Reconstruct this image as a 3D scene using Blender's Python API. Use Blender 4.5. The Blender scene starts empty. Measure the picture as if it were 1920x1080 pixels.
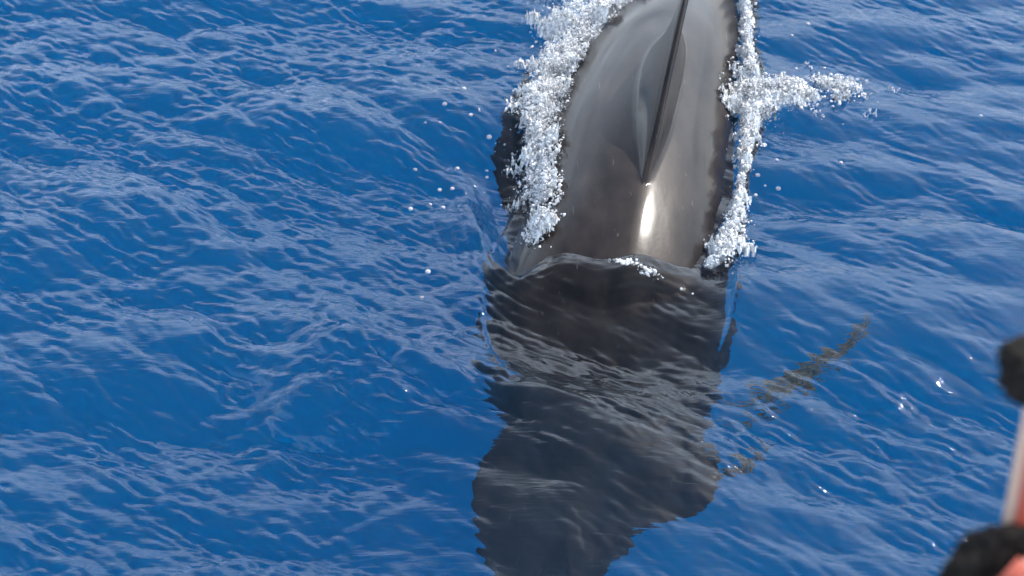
import bpy, bmesh, math, random
import numpy as np
from mathutils import Vector, Matrix

S = bpy.context.scene
C = S.collection
rng = np.random.default_rng(7)
random.seed(7)

# ------------------------------------------------------------------ camera
cam_d = bpy.data.cameras.new("camera")
cam = bpy.data.objects.new("camera", cam_d)
C.objects.link(cam)
cam.location = (0, 0, 5.0)
cam.rotation_euler = (math.radians(50.0), 0, 0)       # 40 degrees below the horizon
cam_d.sensor_width = 36.0
cam_d.lens = 18.0 / math.tan(math.radians(16.0))
cam_d.clip_start = 0.1
cam_d.clip_end = 20000
cam_d.dof.use_dof = True
cam_d.dof.focus_distance = 7.6
cam_d.dof.aperture_fstop = 3.0
S.camera = cam

# ------------------------------------------------------------------ sky and sun
SUN_EL, SUN_AZ = 47.0, 50.0                            # azimuth clockwise from +Y
w = bpy.data.worlds.new("World")
S.world = w
w.use_nodes = True
nt = w.node_tree
nt.nodes.clear()
sky = nt.nodes.new("ShaderNodeTexSky")
sky.sky_type = 'NISHITA'
sky.sun_disc = False
sky.sun_elevation = math.radians(SUN_EL)
sky.sun_rotation = math.radians(SUN_AZ)
sky.air_density = 1.0
sky.dust_density = 1.5
sky.ozone_density = 1.0
bg = nt.nodes.new("ShaderNodeBackground")
bg.inputs["Strength"].default_value = 0.14
wo = nt.nodes.new("ShaderNodeOutputWorld")
tcw = nt.nodes.new("ShaderNodeTexCoord")
sep = nt.nodes.new("ShaderNodeSeparateXYZ")
nt.links.new(tcw.outputs["Generated"], sep.inputs[0])
zc = nt.nodes.new("ShaderNodeMath"); zc.operation = 'MAXIMUM'; zc.inputs[1].default_value = 0.06
nt.links.new(sep.outputs[2], zc.inputs[0])
dvx = nt.nodes.new("ShaderNodeVectorMath"); dvx.operation = 'DIVIDE'
cmb = nt.nodes.new("ShaderNodeCombineXYZ")
for q in range(3): nt.links.new(zc.outputs[0], cmb.inputs[q])
nt.links.new(tcw.outputs["Generated"], dvx.inputs[0]); nt.links.new(cmb.outputs[0], dvx.inputs[1])
cn = nt.nodes.new("ShaderNodeTexNoise"); cn.inputs["Scale"].default_value = .6; cn.inputs["Detail"].default_value = 4
cn.inputs["Roughness"].default_value = .55
nt.links.new(dvx.outputs[0], cn.inputs["Vector"])
cmr = nt.nodes.new("ShaderNodeMapRange"); cmr.interpolation_type = 'SMOOTHSTEP'
cmr.inputs["From Min"].default_value = .30; cmr.inputs["From Max"].default_value = .74; cmr.inputs["To Max"].default_value = .85
nt.links.new(cn.outputs["Fac"], cmr.inputs["Value"])
cmx = nt.nodes.new("ShaderNodeMixRGB"); cmx.inputs[2].default_value = (18.5, 21.0, 24.5, 1)   # sunlit thin cloud
chi = nt.nodes.new("ShaderNodeMapRange"); chi.interpolation_type = 'SMOOTHSTEP'    # open sky overhead
chi.inputs["From Min"].default_value = .42; chi.inputs["From Max"].default_value = .82
chi.inputs["To Min"].default_value = 1; chi.inputs["To Max"].default_value = .06
nt.links.new(sep.outputs[2], chi.inputs["Value"])
cmu = nt.nodes.new("ShaderNodeMath"); cmu.operation = 'MULTIPLY'
nt.links.new(cmr.outputs[0], cmu.inputs[0]); nt.links.new(chi.outputs[0], cmu.inputs[1])
nt.links.new(cmu.outputs[0], cmx.inputs[0]); nt.links.new(sky.outputs[0], cmx.inputs[1])
nt.links.new(cmx.outputs[0], bg.inputs[0])
nt.links.new(bg.outputs[0], wo.inputs[0])

sd = bpy.data.lights.new("sun", 'SUN')
sun = bpy.data.objects.new("sun", sd)
C.objects.link(sun)
sd.energy = 3.6
sd.angle = math.radians(0.53)
sd.color = (1.0, 0.95, 0.88)
e, a = math.radians(SUN_EL), math.radians(SUN_AZ)
sdir = Vector((math.sin(a) * math.cos(e), math.cos(a) * math.cos(e), math.sin(e)))
sun.rotation_euler = sdir.to_track_quat('Z', 'Y').to_euler()
sun.location = sdir * 30

S.view_settings.view_transform = 'Standard'
S.view_settings.look = 'None'
S.view_settings.gamma = 1
S.view_settings.use_curve_mapping = False
S.view_settings.exposure = 0.32
S.cycles.max_bounces = 12
S.cycles.volume_bounces = 4
S.cycles.transmission_bounces = 6
S.cycles.caustics_reflective = True
S.cycles.caustics_refractive = True
S.cycles.sample_clamp_indirect = 4.0
S.cycles.sample_clamp_direct = 0.0
S.cycles.blur_glossy = 0.2


# ------------------------------------------------------------------ helpers
def mat(name):
    m = bpy.data.materials.new(name)
    m.use_nodes = True
    t = m.node_tree
    return m, t, t.nodes["Principled BSDF"], t.nodes["Material Output"]


def tag(o, label=None, cat=None, group=None, kind=None):
    if label: o['label'] = label
    if cat: o['category'] = cat
    if group: o['group'] = group
    if kind: o['kind'] = kind
    return o


def np_mesh(name, verts, faces, smooth=True):
    """verts (n,3), faces (m,k) all of one size"""
    me = bpy.data.meshes.new(name)
    verts = np.asarray(verts, np.float32)
    faces = np.asarray(faces, np.int32)
    k = faces.shape[1]
    me.vertices.add(len(verts))
    me.vertices.foreach_set("co", verts.ravel())
    me.loops.add(faces.size)
    me.loops.foreach_set("vertex_index", faces.ravel())
    me.polygons.add(len(faces))
    me.polygons.foreach_set("loop_start", np.arange(0, faces.size, k, dtype=np.int32))
    me.polygons.foreach_set("loop_total", np.full(len(faces), k, np.int32))
    if smooth:
        me.polygons.foreach_set("use_smooth", np.ones(len(faces), bool))
    me.update(calc_edges=True)
    me.validate()
    return me


def link(name, me, m=None, parent=None):
    o = bpy.data.objects.new(name, me)
    C.objects.link(o)
    if m: me.materials.append(m)
    if parent: o.parent = parent
    return o


def ss(x, a, b):
    t = np.clip((x - a) / (b - a), 0, 1)
    return t * t * (3 - 2 * t)


def spline(xs, ys):
    """monotone-ish cubic (Catmull-Rom tangents) through the points"""
    xs = np.asarray(xs, float); ys = np.asarray(ys, float)
    m = np.gradient(ys, xs)

    def f(x):
        x = np.clip(np.asarray(x, float), xs[0], xs[-1])
        i = np.clip(np.searchsorted(xs, x) - 1, 0, len(xs) - 2)
        h = xs[i + 1] - xs[i]
        t = (x - xs[i]) / h
        return ((2*t**3 - 3*t**2 + 1) * ys[i] + (t**3 - 2*t**2 + t) * h * m[i]
                + (-2*t**3 + 3*t**2) * ys[i + 1] + (t**3 - t**2) * h * m[i + 1])
    return f


# ------------------------------------------------------------------ materials
def make_whale_mat():
    m, t, p, out = mat("wet_whale_skin")
    N, L = t.nodes, t.links
    tc = N.new("ShaderNodeTexCoord")
    mp = N.new("ShaderNodeMapping"); mp.inputs["Scale"].default_value = (4, 2.0, 4)
    L.new(tc.outputs["Object"], mp.inputs[0])
    n1 = N.new("ShaderNodeTexNoise"); n1.inputs["Scale"].default_value = 2.2; n1.inputs["Detail"].default_value = 6
    L.new(mp.outputs[0], n1.inputs["Vector"])
    cr = N.new("ShaderNodeValToRGB")
    cr.color_ramp.elements[0].position = .36; cr.color_ramp.elements[0].color = (.015, .012, .0115, 1)
    cr.color_ramp.elements[1].position = .70; cr.color_ramp.elements[1].color = (.035, .0275, .024, 1)
    L.new(n1.outputs["Fac"], cr.inputs[0])
    mp4 = N.new("ShaderNodeMapping"); mp4.inputs["Scale"].default_value = (42, 2.2, 42); mp4.inputs["Rotation"].default_value = (0, 0, .25)
    L.new(tc.outputs["Object"], mp4.inputs[0])
    n4 = N.new("ShaderNodeTexNoise"); n4.inputs["Scale"].default_value = 1.6; n4.inputs["Detail"].default_value = 2
    L.new(mp4.outputs[0], n4.inputs["Vector"])
    r4 = N.new("ShaderNodeMapRange"); r4.inputs["From Min"].default_value = .70; r4.inputs["From Max"].default_value = .78; r4.inputs["To Max"].default_value = .6
    L.new(n4.outputs["Fac"], r4.inputs["Value"])
    mx4 = N.new("ShaderNodeMixRGB"); mx4.inputs[2].default_value = (.11, .10, .095, 1)      # pale scratches
    L.new(r4.outputs[0], mx4.inputs[0]); L.new(cr.outputs[0], mx4.inputs[1])
    L.new(mx4.outputs[0], p.inputs["Base Color"])
    mr = N.new("ShaderNodeMapRange")
    mr.inputs["To Min"].default_value = .30; mr.inputs["To Max"].default_value = .42
    L.new(n1.outputs["Fac"], mr.inputs["Value"])
    L.new(mr.outputs[0], p.inputs["Roughness"])
    dry = N.new("ShaderNodeAttribute"); dry.attribute_name = "above_water"   # skin in water has no gloss of its own
    for nm, lo_, hi_ in (("Specular IOR Level", .03, .10), ("Coat Weight", 0, .5)):
        q = N.new("ShaderNodeMapRange"); q.inputs["To Min"].default_value = lo_; q.inputs["To Max"].default_value = hi_
        L.new(dry.outputs["Fac"], q.inputs["Value"]); L.new(q.outputs[0], p.inputs[nm])
    mp3 = N.new("ShaderNodeMapping"); mp3.inputs["Scale"].default_value = (9, .8, 9)
    L.new(tc.outputs["Object"], mp3.inputs[0])
    n3 = N.new("ShaderNodeTexNoise"); n3.inputs["Scale"].default_value = 2.0; n3.inputs["Detail"].default_value = 5
    L.new(mp3.outputs[0], n3.inputs["Vector"])
    r3 = N.new("ShaderNodeMapRange"); r3.inputs["From Min"].default_value = .35; r3.inputs["From Max"].default_value = .7
    r3.inputs["To Min"].default_value = .09; r3.inputs["To Max"].default_value = .19
    L.new(n3.outputs["Fac"], r3.inputs["Value"]); L.new(r3.outputs[0], p.inputs["Coat Roughness"])
    n2 = N.new("ShaderNodeTexNoise"); n2.inputs["Scale"].default_value = 45; n2.inputs["Detail"].default_value = 4
    L.new(tc.outputs["Object"], n2.inputs["Vector"])
    b = N.new("ShaderNodeBump"); b.inputs["Strength"].default_value = .12; b.inputs["Distance"].default_value = .004
    L.new(n2.outputs["Fac"], b.inputs["Height"])
    L.new(b.outputs[0], p.inputs["Normal"])
    return m


def make_foam_mat():
    m, t, p, out = mat("white_foam")
    p.inputs["Base Color"].default_value = (.90, .91, .92, 1)
    p.inputs["Roughness"].default_value = .30
    p.inputs["Subsurface Weight"].default_value = .5
    p.inputs["Subsurface Radius"].default_value = (1, 1, 1)
    p.inputs["Subsurface Scale"].default_value = .006
    p.inputs["Transmission Weight"].default_value = .10
    p.inputs["IOR"].default_value = 1.33
    return m


def make_water_mat():
    m, t, p, out = mat("sea_surface")
    N, L = t.nodes, t.links
    N.remove(p)
    g = N.new("ShaderNodeBsdfGlass")
    g.distribution = 'GGX'
    g.inputs["Color"].default_value = (1, 1, 1, 1)
    g.inputs["Roughness"].default_value = .025
    g.inputs["IOR"].default_value = 1.333
    geo = N.new("ShaderNodeNewGeometry")
    mp = N.new("ShaderNodeMapping")
    mp.inputs["Rotation"].default_value = (0, 0, math.radians(38))
    mp.inputs["Scale"].default_value = (.35, 1.9, 1)
    L.new(geo.outputs["Position"], mp.inputs[0])
    n1 = N.new("ShaderNodeTexNoise"); n1.inputs["Scale"].default_value = 26; n1.inputs["Detail"].default_value = 1.5
    n1.inputs["Distortion"].default_value = .6
    L.new(mp.outputs[0], n1.inputs["Vector"])
    at = N.new("ShaderNodeAttribute"); at.attribute_name = "ripple"
    b = N.new("ShaderNodeBump")
    b.inputs["Distance"].default_value = .004
    L.new(at.outputs["Fac"], b.inputs["Strength"])
    L.new(n1.outputs["Fac"], b.inputs["Height"])
    L.new(b.outputs[0], g.inputs["Normal"])
    # aerated water under the splash
    fo = N.new("ShaderNodeAttribute"); fo.attribute_name = "foam"
    n2 = N.new("ShaderNodeTexNoise"); n2.inputs["Scale"].default_value = 38; n2.inputs["Detail"].default_value = 8
    n2.inputs["Roughness"].default_value = .7
    L.new(geo.outputs["Position"], n2.inputs["Vector"])
    ad = N.new("ShaderNodeMath"); ad.operation = 'ADD'
    L.new(fo.outputs["Fac"], ad.inputs[0]); L.new(n2.outputs["Fac"], ad.inputs[1])
    mr = N.new("ShaderNodeMapRange"); mr.inputs["From Min"].default_value = 1.05; mr.inputs["From Max"].default_value = 1.65
    mr.inputs["To Max"].default_value = .8
    L.new(ad.outputs[0], mr.inputs["Value"])
    d = N.new("ShaderNodeBsdfPrincipled")
    d.inputs["Base Color"].default_value = (.70, .76, .80, 1)
    d.inputs["Roughness"].default_value = .3
    mx = N.new("ShaderNodeMixShader")
    L.new(mr.outputs[0], mx.inputs[0]); L.new(g.outputs[0], mx.inputs[1]); L.new(d.outputs[0], mx.inputs[2])
    L.new(mx.outputs[0], out.inputs["Surface"])
    va = N.new("ShaderNodeVolumeAbsorption"); va.inputs["Color"].default_value = (.0, .72, .90, 1); va.inputs["Density"].default_value = .22
    vs = N.new("ShaderNodeVolumeScatter"); vs.inputs["Color"].default_value = (.015, .20, .415, 1); vs.inputs["Density"].default_value = .24
    av = N.new("ShaderNodeAddShader")
    L.new(va.outputs[0], av.inputs[0]); L.new(vs.outputs[0], av.inputs[1])
    L.new(av.outputs[0], out.inputs["Volume"])
    return m


def plain(name, col, rough=.6, nscale=None, col2=None, spec=.5):
    m, t, p, out = mat(name)
    p.inputs["Base Color"].default_value = (*col, 1)
    p.inputs["Roughness"].default_value = rough
    p.inputs["Specular IOR Level"].default_value = spec
    if nscale:
        N, L = t.nodes, t.links
        tc = N.new("ShaderNodeTexCoord")
        n = N.new("ShaderNodeTexNoise"); n.inputs["Scale"].default_value = nscale; n.inputs["Detail"].default_value = 5
        L.new(tc.outputs["Object"], n.inputs["Vector"])
        cr = N.new("ShaderNodeValToRGB")
        cr.color_ramp.elements[0].position = .35; cr.color_ramp.elements[0].color = (*col, 1)
        cr.color_ramp.elements[1].position = .7; cr.color_ramp.elements[1].color = (*col2, 1)
        L.new(n.outputs["Fac"], cr.inputs[0]); L.new(cr.outputs[0], p.inputs["Base Color"])
    return m


M_whale = make_whale_mat()
M_foam = make_foam_mat()
M_water = make_water_mat()
M_deep = plain("deep_blue_water", (.002, .090, .175), 1.0, spec=0)

# ------------------------------------------------------------------ whale shape (functions shared with the water)
f_cx = spline([4.3, 4.9, 5.5, 6.12, 6.6, 7.2, 7.8, 8.4, 9.0, 9.8],
              [.27, .33, .41, .49, .575, .665, .80, .955, 1.08, 1.22])
KY = [4.35, 4.6, 4.8, 5.0, 5.25, 5.6, 6.12, 6.6, 7.2, 7.8, 8.4, 8.9, 9.4, 9.7, 9.85]
f_a = spline(KY, [.02, .08, .15, .25, .36, .50, .565, .535, .53, .51, .44, .39, .34, .25, .03])
f_top = spline(KY, [-.46, -.42, -.37, -.30, -.20, -.06, .125, .215, .26, .245, .13, .02, -.13, -.28, -.52])
f_h = spline(KY, [.015, .05, .09, .15, .24, .36, .48, .53, .54, .53, .50, .45, .38, .26, .03])
ROLL = math.radians(10)
# dorsal fin: height above the back and half width of its flared root
f_fin = spline([6.46, 6.54, 6.67, 6.82, 6.95, 7.08, 7.20, 7.30, 7.40, 7.50, 7.60, 7.70],
               [0, .04, .13, .24, .36, .46, .51, .515, .45, .30, .11, 0])
f_wb = spline([6.46, 6.6, 6.8, 7.05, 7.3, 7.55, 7.70], [.022, .045, .08, .10, .105, .075, .022])


def section(y, fin=True):
    """closed profile in the whale's own cross plane: returns (n,2) lateral, height above the axis"""
    aa, hh = float(f_a(y)), float(f_h(y))
    inside = fin and 6.46 < y < 7.70
    H = float(f_fin(y)) if inside else 0.0
    wb = min(float(f_wb(y)) if inside else .02, aa * .6)
    r = min(.017, wb * .6)
    t = np.linspace(0, 1, 22)
    half = np.concatenate([[0, r * .5, r], r + (wb - r) * t[1:] ** 3.0])
    phi0 = math.asin(min(1, half[-1] / aa))
    phis = phi0 + (math.pi - phi0) * np.linspace(0, 1, 54)[1:] ** 1.1
    ex = 2.0

    def top(x):
        q = np.clip(np.abs(x) / aa, 0, 1)
        keel = .009 * np.exp(-(x / (.14 * aa + 1e-6)) ** 2) * (1 if y > 4.6 else 0)
        return hh * (1 - q ** ex) ** (1 / ex) + keel * min(1, hh / .3)
    zf = top(half)
    q = np.clip((half - r) / max(wb - r, 1e-6), 0, 1)
    k = np.clip(1 - q ** .29, 0, 1)
    k = np.where(half <= r, 1 - .04 * (half / r) ** 2, k * .96)
    zf = zf + H * k
    xs, zs = [], []
    sn, cn = np.sin(phis), np.cos(phis)
    # superellipse by angle, matched to the top at phi0
    xe = aa * np.abs(sn) ** (2 / ex) * np.sign(sn)
    ze = hh * np.abs(cn) ** (2 / ex) * np.sign(cn)
    # blend so that x is increasing from the root of the fin
    xe = np.where(phis < math.pi / 2, np.maximum(xe, half[-1] + 1e-4 * np.arange(1, len(phis) + 1)), xe)
    zt = top(xe)
    ze = np.where(phis < math.pi / 2, zt, ze)
    hx = np.concatenate([half, xe]); hz = np.concatenate([zf, ze])
    # right side then left side (mirror without the doubled ends)
    X = np.concatenate([hx, -hx[-2:0:-1]])
    Z = np.concatenate([hz, hz[-2:0:-1]])
    return X, Z


def place_section(y, fin=True):
    X, Z = section(y, fin)
    cx, hh = float(f_cx(y)), float(f_h(y))
    cz = float(f_top(y)) - hh
    c, s_ = math.cos(ROLL), math.sin(ROLL)
    XX = X * c + Z * s_
    lean = np.clip(Z - hh, 0, None)
    XX = XX + .02 * lean
    ZZ = -X * s_ + Z * c
    sh = .040 * hh / .45
    return np.stack([cx - sh + XX, np.full_like(XX, y), cz + ZZ], 1)


ys = np.unique(np.concatenate([np.linspace(4.36, 6.3, 90), np.linspace(6.3, 7.74, 160), np.linspace(7.74, 9.6, 68),
                               9.85 - .25 * np.linspace(1, 0.02, 22) ** 2]))
prof = np.array([place_section(y) for y in ys])          # (ns, np, 3)
ns, npp, _ = prof.shape


def grid_faces(nu, nv, wrap_v):
    i = np.arange(nu - 1)[:, None]
    j = np.arange(nv if wrap_v else nv - 1)[None, :]
    j2 = (j + 1) % nv
    return np.stack([i * nv + j, i * nv + j2, (i + 1) * nv + j2, (i + 1) * nv + j], -1).reshape(-1, 4)


wv = prof.reshape(-1, 3)
wf = grid_faces(ns, npp, True)[:, ::-1]
capA, capB = prof[0].mean(0), prof[-1].mean(0)


def lens_blade(outline_a, outline_b, thick, n_span=30, n_chord=14):
    """blade between two edges (leading, trailing) from root to tip, with a lens-shaped thickness"""
    A = np.asarray(outline_a, float); B = np.asarray(outline_b, float)
    ta = np.linspace(0, 1, len(A)); tb = np.linspace(0, 1, len(B)); t = np.linspace(0, 1, n_span)
    fa = [spline(ta, A[:, k]) for k in range(3)]; fb = [spline(tb, B[:, k]) for k in range(3)]
    V = []
    for s_ in t:
        pa = np.array([f(s_) for f in fa]); pb = np.array([f(s_) for f in fb])
        q = (1 - np.cos(np.linspace(0, math.pi, n_chord))) / 2
        base = pa[None] * (1 - q[:, None]) + pb[None] * q[:, None]
        th = thick * (1 - .75 * s_) * (.12 + .88 * float(ss(s_, 0, .22))) * (np.sin(math.pi * q ** .7) ** .8) / 2
        up = base.copy(); up[:, 2] += th
        dn = base.copy(); dn[:, 2] -= th
        V.append(np.concatenate([up, dn[-2:0:-1]]))
    V = np.array(V)
    return V.reshape(-1, 3), grid_faces(V.shape[0], V.shape[1], True)


blades = []
# flukes, each lobe from the tail stock out to its tip: (leading edge, trailing edge)
FL_R = ([(.20, 5.18, -.31), (.48, 5.18, -.30), (.70, 5.19, -.31), (.825, 5.14, -.335)],
        [(.22, 4.80, -.43), (.50, 4.79, -.42), (.73, 4.88, -.38), (.832, 5.10, -.34)])
FL_L = ([(.46, 5.24, -.29), (.05, 5.28, -.27), (-.13, 5.06, -.33), (-.10, 4.62, -.45), (-.02, 4.34, -.52)],
        [(.47, 4.84, -.435), (.45, 4.70, -.45), (.31, 4.58, -.47), (.13, 4.44, -.50), (-.015, 4.335, -.522)])
blades.append(lens_blade(*FL_R, .09))
blades.append(lens_blade(*FL_L, .10))
# flippers swept back along the flanks, under water
le = [(.36, 8.10, -.46), (.10, 7.85, -.40), (-.07, 7.45, -.34), (-.08, 7.05, -.30), (.06, 6.52, -.26)]
te = [(.36, 7.60, -.50), (.24, 7.45, -.42), (.18, 7.20, -.36), (.15, 6.90, -.31), (.075, 6.51, -.262)]
blades.append(lens_blade(le, te, .10))
le = [(1.14, 8.30, -.50), (1.18, 8.05, -.72), (1.16, 7.70, -.86), (1.08, 7.35, -.92), (.96, 7.00, -.94)]
te = [(1.06, 7.90, -.54), (1.04, 7.75, -.72), (1.02, 7.50, -.86), (.98, 7.25, -.92), (.955, 6.99, -.942)]
blades.append(lens_blade(le, te, .10))

allv, allf, off = [wv], [wf], len(wv)
for bv, bf in blades:
    allv.append(bv); allf.append(bf + off); off += len(bv)
me = np_mesh("whale", np.concatenate(allv), np.concatenate(allf))
bm = bmesh.new(); bm.from_mesh(me)
bmesh.ops.holes_fill(bm, edges=[e_ for e_ in bm.edges if e_.is_boundary], sides=0)
bmesh.ops.recalc_face_normals(bm, faces=bm.faces)
for f_ in bm.faces: f_.smooth = True
bm.to_mesh(me); bm.free()
whale = link("whale", me, M_whale)
tag(whale, "dark glossy whale swimming away, its back and dorsal fin above the water and tail below", "whale")

# top surface of the whale as a height map for the water that drapes over the back
UY = np.arange(4.40, 9.80, .01)
UX = np.arange(-.6, 2.0, .01)
TOPMAP = np.full((len(UY), len(UX)), -1.5)
for i_, y_ in enumerate(UY):
    P_ = place_section(y_, False)
    o_ = np.argsort(P_[:, 0])
    lo_, hi_ = P_[:, 0].min(), P_[:, 0].max()
    up_ = P_[:, 2] >= np.interp(P_[:, 0], [lo_, hi_], [P_[P_[:, 0].argmin(), 2], P_[P_[:, 0].argmax(), 2]]) - 1e-6
    q_ = P_[up_]; q_ = q_[np.argsort(q_[:, 0])]
    m_ = (UX >= lo_) & (UX <= hi_)
    TOPMAP[i_, m_] = np.interp(UX[m_], q_[:, 0], q_[:, 2])


def whale_top(x, y):
    """upper height of the body (no fin) at x, y; far below where there is no body"""
    x, y = np.asarray(x, float), np.asarray(y, float)
    u = np.clip((y - UY[0]) / .01, 1, len(UY) - 3.001); v = np.clip((x - UX[0]) / .01, 1, len(UX) - 3.001)
    i = u.astype(int); j = v.astype(int); a_, b_ = u - i, v - j

    def wts(t):                                        # cubic B-spline: smooth slopes
        return ((1 - t) ** 3 / 6, (3 * t ** 3 - 6 * t ** 2 + 4) / 6, (-3 * t ** 3 + 3 * t ** 2 + 3 * t + 1) / 6, t ** 3 / 6)
    wa, wb_ = wts(a_), wts(b_)
    z = 0
    for p in range(4):
        for q in range(4):
            z = z + wa[p] * wb_[q] * TOPMAP[i + p - 1, j + q - 1]
    ok = (x > UX[0]) & (x < UX[-1]) & (y > UY[0]) & (y < UY[-1])
    return np.where(ok, z, -1.5)


# ------------------------------------------------------------------ sea surface
NF, LF = 1024, 8.192
kx = 2 * np.pi * np.fft.fftfreq(NF, LF / NF)[:, None]
ky = 2 * np.pi * np.fft.fftfreq(NF, LF / NF)[None, :]
kk = np.hypot(kx, ky); kk[0, 0] = 1
kth = np.arctan2(ky, kx)


def wave_system(lmin, lmax, slope, az, spread, p, seed, sharp=1.0):
    """periodic height field of one wind-wave system with a given rms slope; rows are x, columns y"""
    r = np.random.default_rng(seed)
    lam = 2 * np.pi / kk
    band = ss(lam, lmin * .8, lmin * 1.15) * (1 - ss(lam, lmax * .85, lmax * 1.2))
    d = np.abs(np.cos((kth - math.radians(az)) / 1.0)) ** spread
    amp = kk ** (-p) * band * d
    amp[0, 0] = 0
    z = (r.normal(size=(NF, NF)) + 1j * r.normal(size=(NF, NF))) * amp
    h = np.fft.ifft2(z).real
    H = np.fft.fft2(h)
    gx = np.fft.ifft2(1j * kx * H).real; gy = np.fft.ifft2(1j * ky * H).real
    sc = slope / math.sqrt((gx ** 2 + gy ** 2).mean())
    h *= sc; H *= sc
    dx = np.fft.ifft2(-1j * kx / kk * H).real * sharp
    dy = np.fft.ifft2(-1j * ky / kk * H).real * sharp
    return h, dx, dy


SYS = [
    (wave_system(.60, 2.4, .115, 96, 3, 2.6, 11, 1.0), .5),
    (wave_system(.20, .60, .12, 72, 4, 2.4, 23, 1.0), .25),
    (wave_system(.10, .32, .13, 54, 6, 2.2, 31, .8), .12),
    (wave_system(.034, .10, .22, 58, 7, 1.7, 47, .6), .05),
    (wave_system(.06, .30, .095, 112, 6, 2.0, 59, .8), .08),
]


GROUPS = wave_system(.12, .7, 1.0, 20, 1, 1.8, 83, 0)[0]
GROUPS = GROUPS / GROUPS.std()


def sample(F, x, y):
    u = np.mod(x / LF * NF, NF); v = np.mod(y / LF * NF, NF)
    i = u.astype(int) % NF; j = v.astype(int) % NF
    a_ = u - np.floor(u); b_ = v - np.floor(v)
    i2, j2 = (i + 1) % NF, (j + 1) % NF
    return (F[i, j] * (1 - a_) * (1 - b_) + F[i2, j] * a_ * (1 - b_) + F[i, j2] * (1 - a_) * b_ + F[i2, j2] * a_ * b_)


def polyline_dist(x, y, pts):
    """distance to a polyline, the signed side (+ = left of travel) and the parameter along it 0..1"""
    pts = np.asarray(pts, float)
    best = np.full(x.shape, 1e9); side = np.zeros(x.shape); par = np.zeros(x.shape)
    n = len(pts) - 1
    for i in range(n):
        p, q = pts[i], pts[i + 1]
        d = q - p; l2 = (d ** 2).sum()
        t = np.clip(((x - p[0]) * d[0] + (y - p[1]) * d[1]) / l2, 0, 1)
        ex, ey = x - p[0] - t * d[0], y - p[1] - t * d[1]
        ds = np.hypot(ex, ey)
        m = ds < best
        best = np.where(m, ds, best)
        side = np.where(m, np.sign(d[0] * ey - d[1] * ex), side)
        par = np.where(m, (i + t) / n, par)
    return best, side, par


def smooth_poly(pts, n=24):
    pts = np.asarray(pts, float)
    t = np.linspace(0, 1, len(pts)); tt = np.linspace(0, 1, n)
    return np.stack([spline(t, pts[:, k])(tt) for k in range(pts.shape[1])], 1)


# crest of the stern wave the tail pushes up (light band in the picture lies on its far side)
CREST = smooth_poly([(-1.05, 5.66), (-.72, 5.50), (-.35, 5.32), (.05, 5.18), (.45, 5.09), (.85, 5.07), (1.25, 5.16), (1.6, 5.32)])
# curved edge of the hollow on the left of the tail
LEFTC = smooth_poly([(-.30, 6.95), (-.24, 6.70), (-.16, 6.35), (-.08, 6.10), (.06, 5.92), (.25, 5.82)])

# foam bands: (x, y, half width, density)
FOAM_L = smooth_poly([(.46, 8.75, 0.274, 1), (.46, 8.30, 0.243, 1), (.37, 7.95, 0.194, 1), (.28, 7.68, 0.170, 1), (.19, 7.40, 0.153, .95), (.14, 7.14, 0.130, .85),
                      (.13, 6.88, 0.113, .85), (.15, 6.62, 0.093, .85), (.14, 6.38, 0.072, .9), (.11, 6.20, 0.040, .9)], 40)
FOAM_R = smooth_poly([(1.27, 8.6, 0.035, 1), (1.24, 8.25, 0.035, 1), (1.21, 7.85, 0.042, 1), (1.18, 7.50, 0.070, 1), (1.15, 7.18, 0.063, 1), (1.10, 6.88, 0.038, .9),
                      (1.06, 6.60, 0.035, .8), (1.00, 6.36, 0.063, .9), (.95, 6.18, 0.070, .9), (.87, 6.06, 0.035, .9)], 40)
FOAM_B = smooth_poly([(1.16, 7.36, .17, 1), (1.27, 7.42, .17, .95), (1.40, 7.45, .14, .75), (1.52, 7.49, .13, .5), (1.64, 7.52, .11, .4), (1.74, 7.54, .09, .3)], 24)
FOAM_E = smooth_poly([(1.18, 7.20, .04, 1), (1.30, 7.31, .035, 1), (1.45, 7.37, .03, .95), (1.60, 7.42, .028, .9), (1.67, 7.45, .02, .9)], 24)
FOAM_GLINT = smooth_poly([(.42, 6.00, .012, .5), (.52, 5.97, .030, .9), (.60, 5.95, .034, .9), (.78, 5.90, .022, .6)], 24)  # glints on the water lip, built as white foam drops


def band_density(x, y):
    tot = np.zeros(x.shape)
    for B in (FOAM_L, FOAM_R, FOAM_B):
        d, s_, t = polyline_dist(x, y, B[:, :2])
        n = np.linspace(0, 1, len(B))
        wd = np.interp(t, n, B[:, 2]); de = np.interp(t, n, B[:, 3])
        tot = np.maximum(tot, de * (1 - ss(d / wd, .45, 1.15)))
    return tot


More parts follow.
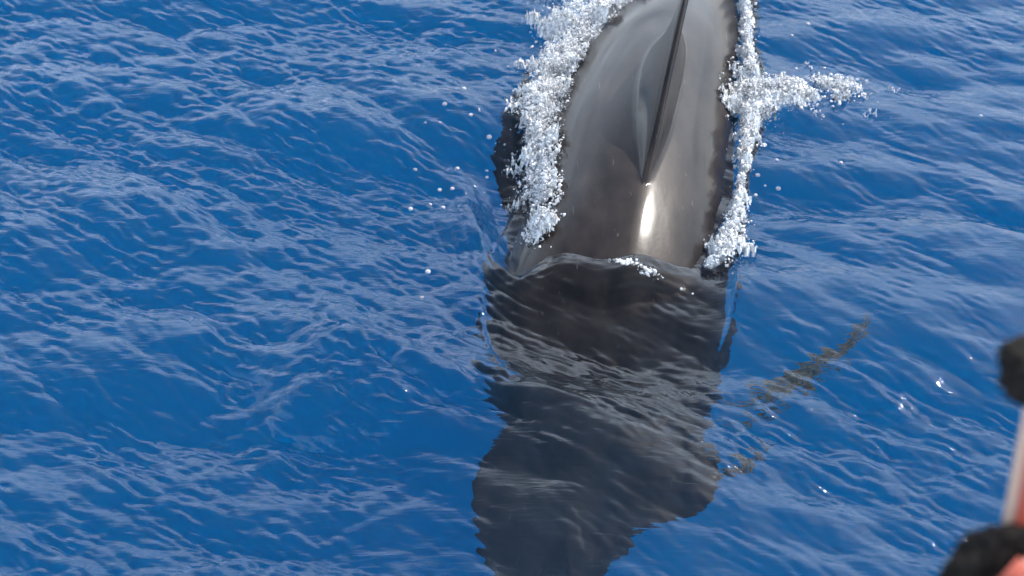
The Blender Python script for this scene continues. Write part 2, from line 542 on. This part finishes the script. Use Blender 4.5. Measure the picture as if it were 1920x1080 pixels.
def water(x, y, spacing):
    h = np.zeros(x.shape); dx = np.zeros(x.shape); dy = np.zeros(x.shape)
    # ripples are strong on the left and along the stern wave, weak on the smooth patch to the right
    cd, cs, ct = polyline_dist(x, y, CREST)
    near = (np.abs(x) < 12) & (y > -6) & (y < 22)
    mod_s = .50 + .55 * ss(-x, -1.0, .9) + .7 * np.exp(-(cd / .35) ** 2) * ss(x, -1.6, -.5)
    low = sample(SYS[0][0][0], x * .6 + 5.1, y * .6 + 3.6)
    low = low / (np.std(SYS[0][0][0]) + 1e-9)
    mod_s = mod_s * np.clip(1 + .22 * low, .6, 1.5)
    wt = whale_top(x, y)
    body = ss(wt, -.55, .0)
    calm = 1 - .75 * body
    grp = sample(GROUPS, x, y)
    slick = (1 - .6 * np.exp(-((x + .10) / .22) ** 2 - ((y - 4.85) / .5) ** 2)) * (1 - .5 * np.exp(-((x - .0) / .25) ** 2 - ((y - 6.8) / .5) ** 2)) * (1 - .50 * np.exp(-((x - .25) / .72) ** 4 - ((y - 4.66) / .48) ** 4))   # smooth water over the tail
    for n, ((H, DX, DY), lam) in enumerate(SYS):
        fade = 1 - ss(spacing, lam * .25, lam * .6)
        m = (mod_s if n >= 2 else 1.0) * (calm if n < 2 else (1 - .30 * body)) * fade
        if n >= 2:
            m = m * slick
        if n == 3:
            m = m * np.clip(.85 + .5 * grp, .5, 1.8)   # short ripples run in groups
        h += sample(H, x, y) * m
        dx += sample(DX, x, y) * m
        dy += sample(DY, x, y) * m
    # stern wave: steep far side, long near side
    env = ss(ct, 0, .18) * (1 - ss(ct, .50, .85))
    sd_ = cd * cs
    prof_w = np.where(sd_ > 0, np.exp(-(sd_ / .19) ** 2), np.exp(-(sd_ / .50) ** 2))
    trough = -.5 * np.exp(-((sd_ - .38) / .20) ** 2)
    h += (.145 * prof_w + .05 * trough) * env
    # hollow to the left of the tail
    ld, ls, lt = polyline_dist(x, y, LEFTC)
    sl = ld * ls                                       # + on the whale's side
    e2 = ss(lt, 0, .35) * (1 - ss(lt, .8, 1.0))
    h += (.048 * np.exp(-(sl / .08) ** 2) + .0030 * np.sin(sl * 2 * np.pi / .048 + 3 * lt) * np.exp(-((sl + .05) / .16) ** 2) - .055 * np.exp(-((sl - .14) / .12) ** 2)) * e2
    # water draped over the back just behind the place where it leaves the water
    front = 6.05 + .03 * np.sin(x * 9 + .4) - .02 * np.cos(x * 17)
    back = front - y                                   # distance behind the lip
    swell = .036 * np.exp(-((back - .11) / .075) ** 2) - .012 * np.exp(-((back - .27) / .07) ** 2) + .010 * np.exp(-((back - .38) / .06) ** 2)
    swell = swell + .0028 * np.sin(back * 2 * np.pi / .052 + x * 5) * np.exp(-((back - .2) / .14) ** 2)
    k = (1 - ss(y, front - .02, front + .03)) * ss(y, 5.35, 5.95)
    want = wt + .018 + swell
    up = want - h * .5
    up = .5 * (up + np.sqrt(up ** 2 + .03 ** 2))       # soft maximum
    h = h + np.where(wt > -.9, k * (up - .5 * h * 0), 0) * ss(wt, -.9, -.2)
    # foam heaps up against the flanks
    fd = np.zeros(x.shape)
    if near.any():
        fd = band_density(x, y)
    heap = sample(SYS[4][0][0], x * 1.7, y * 1.7) / SYS[4][0][0].std()
    h += .055 * fd * np.clip(.75 + .2 * heap, 0, 1.3)
    rip = (.3 + .4 * np.clip(mod_s, 0, 1.6)) * (1 - .7 * body) * (1 - ss(spacing, .02, .2))
    return x + dx, y + dy, h, fd, np.clip(rip, .0, 1)


def axis(a0, a1, st, far):
    core = a0 + st * np.arange(int(round((a1 - a0) / st)) + 1)
    lo, hi = [a0], [a1]
    s1 = st
    while hi[-1] < far:
        s1 *= 1.13; hi.append(hi[-1] + s1)
    s1 = st
    while lo[-1] > -far:
        s1 *= 1.13; lo.append(lo[-1] - s1)
    return np.concatenate([np.array(lo[1:])[::-1], core, np.array(hi[1:])])


gx = axis(-388 * .008, 388 * .008, .008, 6000)
gy = axis(488 * .008, 1126 * .008, .008, 6000)
X, Y = np.meshgrid(gx, gy, indexing='ij')
SPX = np.gradient(gx)[:, None]; SPY = np.gradient(gy)[None, :]
SP = np.maximum(SPX, SPY) + 0 * X
WX, WY, WZ, WF, WR = water(X, Y, SP)
sea_me = np_mesh("water", np.stack([WX, WY, WZ], -1).reshape(-1, 3), grid_faces(len(gx), len(gy), False)[:, ::-1])
for nm, arr in (("foam", WF), ("ripple", WR)):
    at = sea_me.attributes.new(nm, 'FLOAT', 'POINT')
    at.data.foreach_set("value", arr.astype(np.float32).ravel())
sea = link("water", sea_me, M_water)
tag(sea, "deep blue rippled sea around the whale", kind="structure")
if sea_me.polygons[len(sea_me.polygons) // 2].normal.z < 0:
    sea_me.flip_normals()

wco = np.empty(len(me.vertices) * 3, np.float32)
me.vertices.foreach_get("co", wco)
wco = wco.reshape(-1, 3).astype(float)
wh_ = water(wco[:, 0], wco[:, 1], np.full(len(wco), .008))[2]
dry_ = ss(wco[:, 2] - wh_, -.03, .01)
da = me.attributes.new("above_water", 'FLOAT', 'POINT')
da.data.foreach_set("value", dry_.astype(np.float32))

# body of the sea far below the surface
dv = [(-6500, -6500, -7), (6500, -6500, -7), (6500, 6500, -7), (-6500, 6500, -7)]
deep = link("deep_water", np_mesh("deep_water", dv, [(0, 1, 2, 3)], False), M_deep)
tag(deep, "deep blue water below the surface", kind="structure")


def water_h(x, y):
    x = np.atleast_1d(np.asarray(x, float)); y = np.atleast_1d(np.asarray(y, float))
    r_ = water(x, y, np.full(x.shape, .008))
    return r_[2]


# ------------------------------------------------------------------ foam
def ico(sub):
    b = bmesh.new()
    bmesh.ops.create_icosphere(b, subdivisions=sub, radius=1)
    v = np.array([p.co[:] for p in b.verts]); f = np.array([[q.index for q in p.verts] for p in b.faces])
    b.free()
    return v, f


ICO1, ICO2 = ico(1), ico(2)


def blobs(centres, radii, tmpl, stretch=.55):
    tv, tf = tmpl
    n = len(centres)
    sc = radii[:, None] * (1 + stretch * rng.uniform(-1, 1, (n, 3)))
    v = tv[None] * sc[:, None, :] * (1 + .22 * rng.normal(size=(n, len(tv), 1)))
    an = rng.uniform(0, 2 * np.pi, n); c, s_ = np.cos(an)[:, None], np.sin(an)[:, None]
    vx = v[..., 0] * c - v[..., 1] * s_; vy = v[..., 0] * s_ + v[..., 1] * c
    v = np.stack([vx, vy, v[..., 2]], -1) + centres[:, None, :]
    f = tf[None] + (np.arange(n) * len(tv))[:, None, None]
    return v.reshape(-1, 3), f.reshape(-1, 3)


def scatter(band, n, spread=1.0, zmax=.08):
    t = rng.uniform(0, 1, n)
    k = np.linspace(0, 1, len(band))
    bx, by = np.interp(t, k, band[:, 0]), np.interp(t, k, band[:, 1])
    wd, de = np.interp(t, k, band[:, 2]), np.interp(t, k, band[:, 3])
    ang = rng.uniform(0, 2 * np.pi, n)
    rr = np.abs(rng.normal(0, .55, n)) * wd * spread
    x, y = bx + rr * np.cos(ang), by + rr * np.sin(ang)
    cl = sample(SYS[2][0][0], x * 1.1 + 3, y * 1.1) / SYS[2][0][0].std()
    c2 = sample(SYS[4][0][0], x * 1.6, y * 1.6 + 1) / SYS[4][0][0].std()
    keep = (rng.uniform(0, 1, n) < de * np.clip(.45 + .5 * cl + .35 * c2, .02, 1))
    x, y, rr, wd = x[keep], y[keep], rr[keep], wd[keep]
    z = np.maximum(water_h(x, y), whale_top(x, y)) + rng.uniform(-.01, 1, len(x)) ** 2 * zmax * np.exp(-(rr / wd) ** 2)
    return np.stack([x, y, z], 1)


FROTH, _, _ = wave_system(.012, .075, 1.0, 20, 0, 1.5, 71, 0)
FROTH = FROTH / FROTH.std()
PATCH, _, _ = wave_system(.07, .40, 1.0, 60, 1, 1.6, 77, 0)
PATCH = PATCH / PATCH.std()


def blanket(band, zmax):
    """lumpy, torn sheet of froth along a foam band"""
    m = band[:, 2].max() * 1.3
    ax_ = np.arange(band[:, 0].min() - m, band[:, 0].max() + m, .005)
    ay_ = np.arange(band[:, 1].min() - m, band[:, 1].max() + m, .005)
    x, y = np.meshgrid(ax_, ay_, indexing='ij')
    d, _, t = polyline_dist(x, y, band[:, :2])
    n = np.linspace(0, 1, len(band))
    q = d / np.interp(t, n, band[:, 2])
    fr = sample(FROTH, x * 1.9, y * 1.9)
    pa = sample(PATCH, x, y)
    dens = np.interp(t, n, band[:, 3]) * (1.1 - q) + .42 * pa + .24 * fr - .34
    keep = dens > .12
    wt = whale_top(x, y)
    keep &= (wt < .11) | (y < 6.08)
    z = np.maximum(water(x, y, np.full(x.shape, .008))[2], wt + .002)
    hgt = np.clip(dens, 0, 1)
    z = z + hgt * zmax * .42 * np.clip(.8 + .5 * pa, .1, 2) + .0075 * np.abs(fr) * (.3 + hgt) - .004
    jx = x + .0035 * sample(FROTH, x * 1.9 + 2, y * 1.9 + 3); jy = y + .0035 * sample(FROTH, x * 1.9 + 4, y * 1.9 + 1)
    F = grid_faces(x.shape[0], x.shape[1], False)[:, ::-1]
    kf = keep.ravel()[F].all(1)
    F = F[kf]
    V = np.stack([jx, jy, z], -1).reshape(-1, 3)
    used = np.unique(F)
    remap = np.zeros(len(V), np.int64); remap[used] = np.arange(len(used))
    F = remap[F]
    F = np.concatenate([F[:, [0, 1, 2]], F[:, [0, 2, 3]]])
    return V[used], F


def foam_object(name, band, n, label, zmax, wide, rmed=.0032, clear=.38):
    P = [scatter(band, n, 1.0, zmax), scatter(band, n // 14, wide, zmax * .7)]
    P = np.concatenate(P)
    wt = whale_top(P[:, 0], P[:, 1])
    P = P[(wt < .13) | (P[:, 1] < 6.08)]
    R = np.clip(rng.lognormal(math.log(rmed), .52, len(P)), .0014, .0085)
    big = R > .0058
    bv_, bf_ = blanket(band, zmax) if zmax > .01 else (np.zeros((0, 3)), np.zeros((0, 3), int))
    v1, f1 = blobs(P[~big], R[~big], ICO1)
    v2, f2 = blobs(P[big], R[big], ICO2)
    me_ = np_mesh(name, np.concatenate([v1, v2, bv_]), np.concatenate([f1, f2 + len(v1), bf_ + len(v1) + len(v2)]))
    o = link(name, me_, M_foam)
    me_.materials.append(M_clear)
    me_.materials.append(M_froth)
    pick = np.concatenate([np.repeat(rng.uniform(size=(~big).sum()) < clear, len(ICO1[1])),
                           np.repeat(rng.uniform(size=big.sum()) < clear + .15, len(ICO2[1])),
                           np.full(len(bf_), 2)]).astype(np.int32)
    me_.polygons.foreach_set("material_index", pick)
    tag(o, label, "foam", kind="stuff")
    return o


M_froth, ft_, fp_, fo_ = mat("torn_froth")
fp_.inputs["Base Color"].default_value = (.88, .90, .91, 1)
fp_.inputs["Roughness"].default_value = .18
fp_.inputs["IOR"].default_value = 1.33
_g = ft_.nodes.new("ShaderNodeNewGeometry")
_n = ft_.nodes.new("ShaderNodeTexNoise"); _n.inputs["Scale"].default_value = 70; _n.inputs["Detail"].default_value = 5; _n.inputs["Roughness"].default_value = .65
ft_.links.new(_g.outputs["Position"], _n.inputs["Vector"])
_r = ft_.nodes.new("ShaderNodeMapRange"); _r.inputs["From Min"].default_value = .47; _r.inputs["From Max"].default_value = .64
_r.inputs["To Min"].default_value = .0; _r.inputs["To Max"].default_value = .65
ft_.links.new(_n.outputs["Fac"], _r.inputs["Value"])
ft_.links.new(_r.outputs[0], fp_.inputs["Transmission Weight"])
_v = ft_.nodes.new("ShaderNodeTexVoronoi"); _v.inputs["Scale"].default_value = 110
ft_.links.new(_g.outputs["Position"], _v.inputs["Vector"])
_b = ft_.nodes.new("ShaderNodeBump"); _b.inputs["Strength"].default_value = .8; _b.inputs["Distance"].default_value = .006; _b.invert = True
ft_.links.new(_v.outputs["Distance"], _b.inputs["Height"])
ft_.links.new(_b.outputs[0], fp_.inputs["Normal"])

M_clear, ct_, cp_, co_ = mat("clear_water_drop")
cp_.inputs["Base Color"].default_value = (1, 1, 1, 1)
cp_.inputs["Roughness"].default_value = .03
cp_.inputs["Transmission Weight"].default_value = 1
cp_.inputs["IOR"].default_value = 1.33
foam_object("foam", FOAM_L, 30000, "white foam and spray churned up along the left flank of the whale", .10, 1.6)
foam_object("foam", FOAM_R, 16000, "narrow white foam line along the right flank of the whale", .07, 1.5)
foam_object("foam", FOAM_B, 9000, "white splash fanning out to the right from the whale", .05, 1.5)
foam_object("foam", FOAM_E, 5000, "bright white front edge of the splash right of the whale", .06, 1.3)
foam_object("foam", FOAM_GLINT, 650, "thin broken foam line where water closes over the whale's back", .004, 2.2, .0034, .25)

# ------------------------------------------------------------------ single drops and bubbles on the water
M_drop, dt, dp, do = mat("clear_droplet")
dp.inputs["Base Color"].default_value = (.9, .93, .95, 1)
dp.inputs["Roughness"].default_value = .05
dp.inputs["Transmission Weight"].default_value = .5
dp.inputs["IOR"].default_value = 1.33
drop_me = np_mesh("bubble", ICO2[0], ICO2[1]); drop_me.materials.append(M_drop)
DROPS = [(-.24, 7.45, 11), (-.33, 7.28, 11), (-.35, 7.16, 8), (-.20, 7.20, 10), (-.11, 7.08, 12), (-.42, 7.16, 6), (-.46, 6.86, 9),
         (-.26, 6.89, 9), (-.34, 6.74, 10), (-.28, 6.73, 9), (-.47, 6.58, 10), (-.32, 6.60, 9), (-.38, 6.62, 7), (-.12, 6.90, 7),
         (-.12, 6.86, 8), (-.37, 6.07, 11), (-.39, 5.90, 8)]
DROPS_R = [(1.56, 8.1, 10), (1.46, 7.98, 7), (1.62, 7.65, 9), (1.45, 7.70, 7), (1.38, 7.64, 8), (1.75, 7.62, 8), (2.30, 7.25, 7),
           (1.56, 6.87, 8), (1.16, 6.80, 11), (1.25, 6.72, 11), (1.14, 6.68, 8), (1.19, 6.74, 6), (1.26, 6.90, 7)]
for pts, lab, grp in ((DROPS, "tiny bright bubble floating on the blue water left of the whale", "bubbles left of the whale"),
                      (DROPS_R, "tiny white drop on the blue water right of the whale", "drops right of the whale")):
    for x, y, r_ in pts:
        o = bpy.data.objects.new("bubble", drop_me)
        C.objects.link(o)
        z = float(water_h(x, y)[0])
        rad = r_ * .001
        o.location = (x, y, z + rad * .3)
        o.scale = (rad * 1.15, rad * 1.15, rad * .8)
        own = {(-.37, 6.07): "lone bright bubble on the water left of where the whale's back goes under",
               (-.39, 5.90): "lone small bubble on the water left of the whale's sunken tail stock",
               (2.30, 7.25): "lone small drop on open water far right of the splash"}.get((x, y))
        tag(o, own or lab, "bubble", grp)


# ------------------------------------------------------------------ brown strands under the surface, added for unidentified streaks
M_strand = plain("brown_strand", (.10, .085, .06), .7, 30, (.16, .14, .10), .2)


def strands(name, label, spine, depth, n, spread, wid, seed):
    r = np.random.default_rng(seed)
    P = smooth_poly(spine, 40)
    b = bmesh.new()
    for k in range(n):
        t0 = r.uniform(0, .45); t1 = r.uniform(.55, 1)
        ts = np.linspace(t0, t1, 34)
        bx_, by_ = np.interp(ts, np.linspace(0, 1, 40), P[:, 0]), np.interp(ts, np.linspace(0, 1, 40), P[:, 1])
        off = r.normal(0, spread) + .6 * spread * np.sin(ts * r.uniform(6, 14) + r.uniform(0, 6))
        zz = -depth + .02 * np.sin(ts * 9 + k)
        wv_ = wid * r.uniform(.5, 1.3) * np.sin(np.pi * np.linspace(.03, .97, 34)) ** .5
        rows = []
        for i in range(34):
            x_, y_ = bx_[i] + .3 * off[i], by_[i] + off[i]
            rows.append([b.verts.new((x_ - .4 * wv_[i], y_ + wv_[i], zz[i])), b.verts.new((x_, y_, zz[i] + .006)),
                         b.verts.new((x_ + .4 * wv_[i], y_ - wv_[i], zz[i])), b.verts.new((x_, y_, zz[i] - .006))])
        for i in range(33):
            for j in range(4):
                b.faces.new((rows[i][j], rows[i][(j + 1) % 4], rows[i + 1][(j + 1) % 4], rows[i + 1][j]))
    m_ = bpy.data.meshes.new(name)
    bmesh.ops.recalc_face_normals(b, faces=b.faces)
    for f_ in b.faces: f_.smooth = True
    b.to_mesh(m_); b.free()
    o = link(name, m_, M_strand)
    return tag(o, label, "seaweed")


strands("brown_strands", "long faint brown streaks under the water right of the whale",
        [(.74, 5.40), (1.05, 5.48), (1.26, 5.64), (1.42, 5.78), (1.58, 5.92)], .36, 14, .055, .010, 5)
strands("brown_strands", "short dark streak under the water beside the tip of the whale's tail",
        [(.80, 5.04), (.92, 5.10), (1.08, 5.21)], .32, 6, .02, .010, 8)

# ------------------------------------------------------------------ boat railing in the near right corner
def tube(p0, p1, r0, seg=24, n=2, bump=0.0, seed=0):
    p0, p1 = Vector(p0), Vector(p1)
    ax = (p1 - p0); ln = ax.length; ax.normalize()
    q = ax.to_track_quat('Z', 'Y')
    r = np.random.default_rng(seed)
    V = []
    ph = r.uniform(0, 6.28, (6, 2)); fr = r.integers(1, 5, 6); fl = r.uniform(20, 90, 6)
    for i in range(n):
        t = i / (n - 1)
        for j in range(seg):
            an = 2 * math.pi * j / seg
            d = sum(math.sin(fr[k] * an + ph[k, 0]) * math.sin(fl[k] * t * ln + ph[k, 1]) for k in range(6)) / 2.5
            rr = r0 * (1 + bump * d + (bump * .35 * r.normal() if bump else 0))
            if bump:
                rr *= max(.04, math.sin(math.pi * t) ** .55) if ln < .2 else min(1, .35 + 9 * min(t, 1 - t))
            V.append(p0 + q @ Vector((rr * math.cos(an), rr * math.sin(an), t * ln)))
    V = [v[:] for v in V]
    F = grid_faces(n, seg, True).tolist()
    me_ = bpy.data.meshes.new("tube")
    me_.from_pydata(V + [p0[:], p1[:]], [], F + [(j, (j + 1) % seg, n * seg) for j in range(seg)]
                    + [((n - 1) * seg + (j + 1) % seg, (n - 1) * seg + j, n * seg + 1) for j in range(seg)])
    b = bmesh.new(); b.from_mesh(me_); bmesh.ops.recalc_face_normals(b, faces=b.faces)
    for f_ in b.faces: f_.smooth = len(f_.verts) == 4
    b.to_mesh(me_); b.free()
    return me_


_F = 960 / math.tan(math.radians(16)); _P = math.radians(40)


def ray(px, py, dist):
    """a point in the world at a given distance along the line of sight measured on the photograph"""
    u = (px - 960) / _F; v = (540 - py) / _F
    d = Vector((u, math.cos(_P) + v * math.sin(_P), -math.sin(_P) + v * math.cos(_P))).normalized()
    return Vector((0, 0, 5)) + d * dist


M_cream = plain("cream_painted_pole", (.72, .48, .34), .4)
M_red = plain("red_tape", (.50, .10, .06), .5)
M_black = plain("black_padding", (.012, .010, .009), .9, 60, (.03, .026, .022), .2)
rail = bpy.data.objects.new("boat_railing", None)
C.objects.link(rail)
tag(rail, "blurred cream and red boat rail with black padding at the right edge", "railing")
D = 2.4
a0, a1 = ray(1884, 1120, D), ray(1990, 560, D + .1)
link("post", tube(a0, a1, .021), M_cream, rail)
b0, b1 = ray(1860, 1160, D - .05), ray(2010, 1000, D - .08)
link("rail", tube(b0, b1, .019), M_cream, rail)
link("padding", tube(ray(1926, 765, D - .02), ray(1932, 625, D), .036, 40, 26, .34, 3), M_black, rail)
link("padding", tube(ray(1750, 1115, D - .01), ray(1960, 980, D - .01), .031, 40, 50, .28, 5), M_black, rail)
link("red_stripe", tube(ray(1918, 985, D - .016), ray(1946, 830, D - .014), .012), M_red, rail)
link("red_stripe", tube(ray(1868, 1118, D - .075), ray(1925, 1058, D - .08), .0125), M_red, rail)
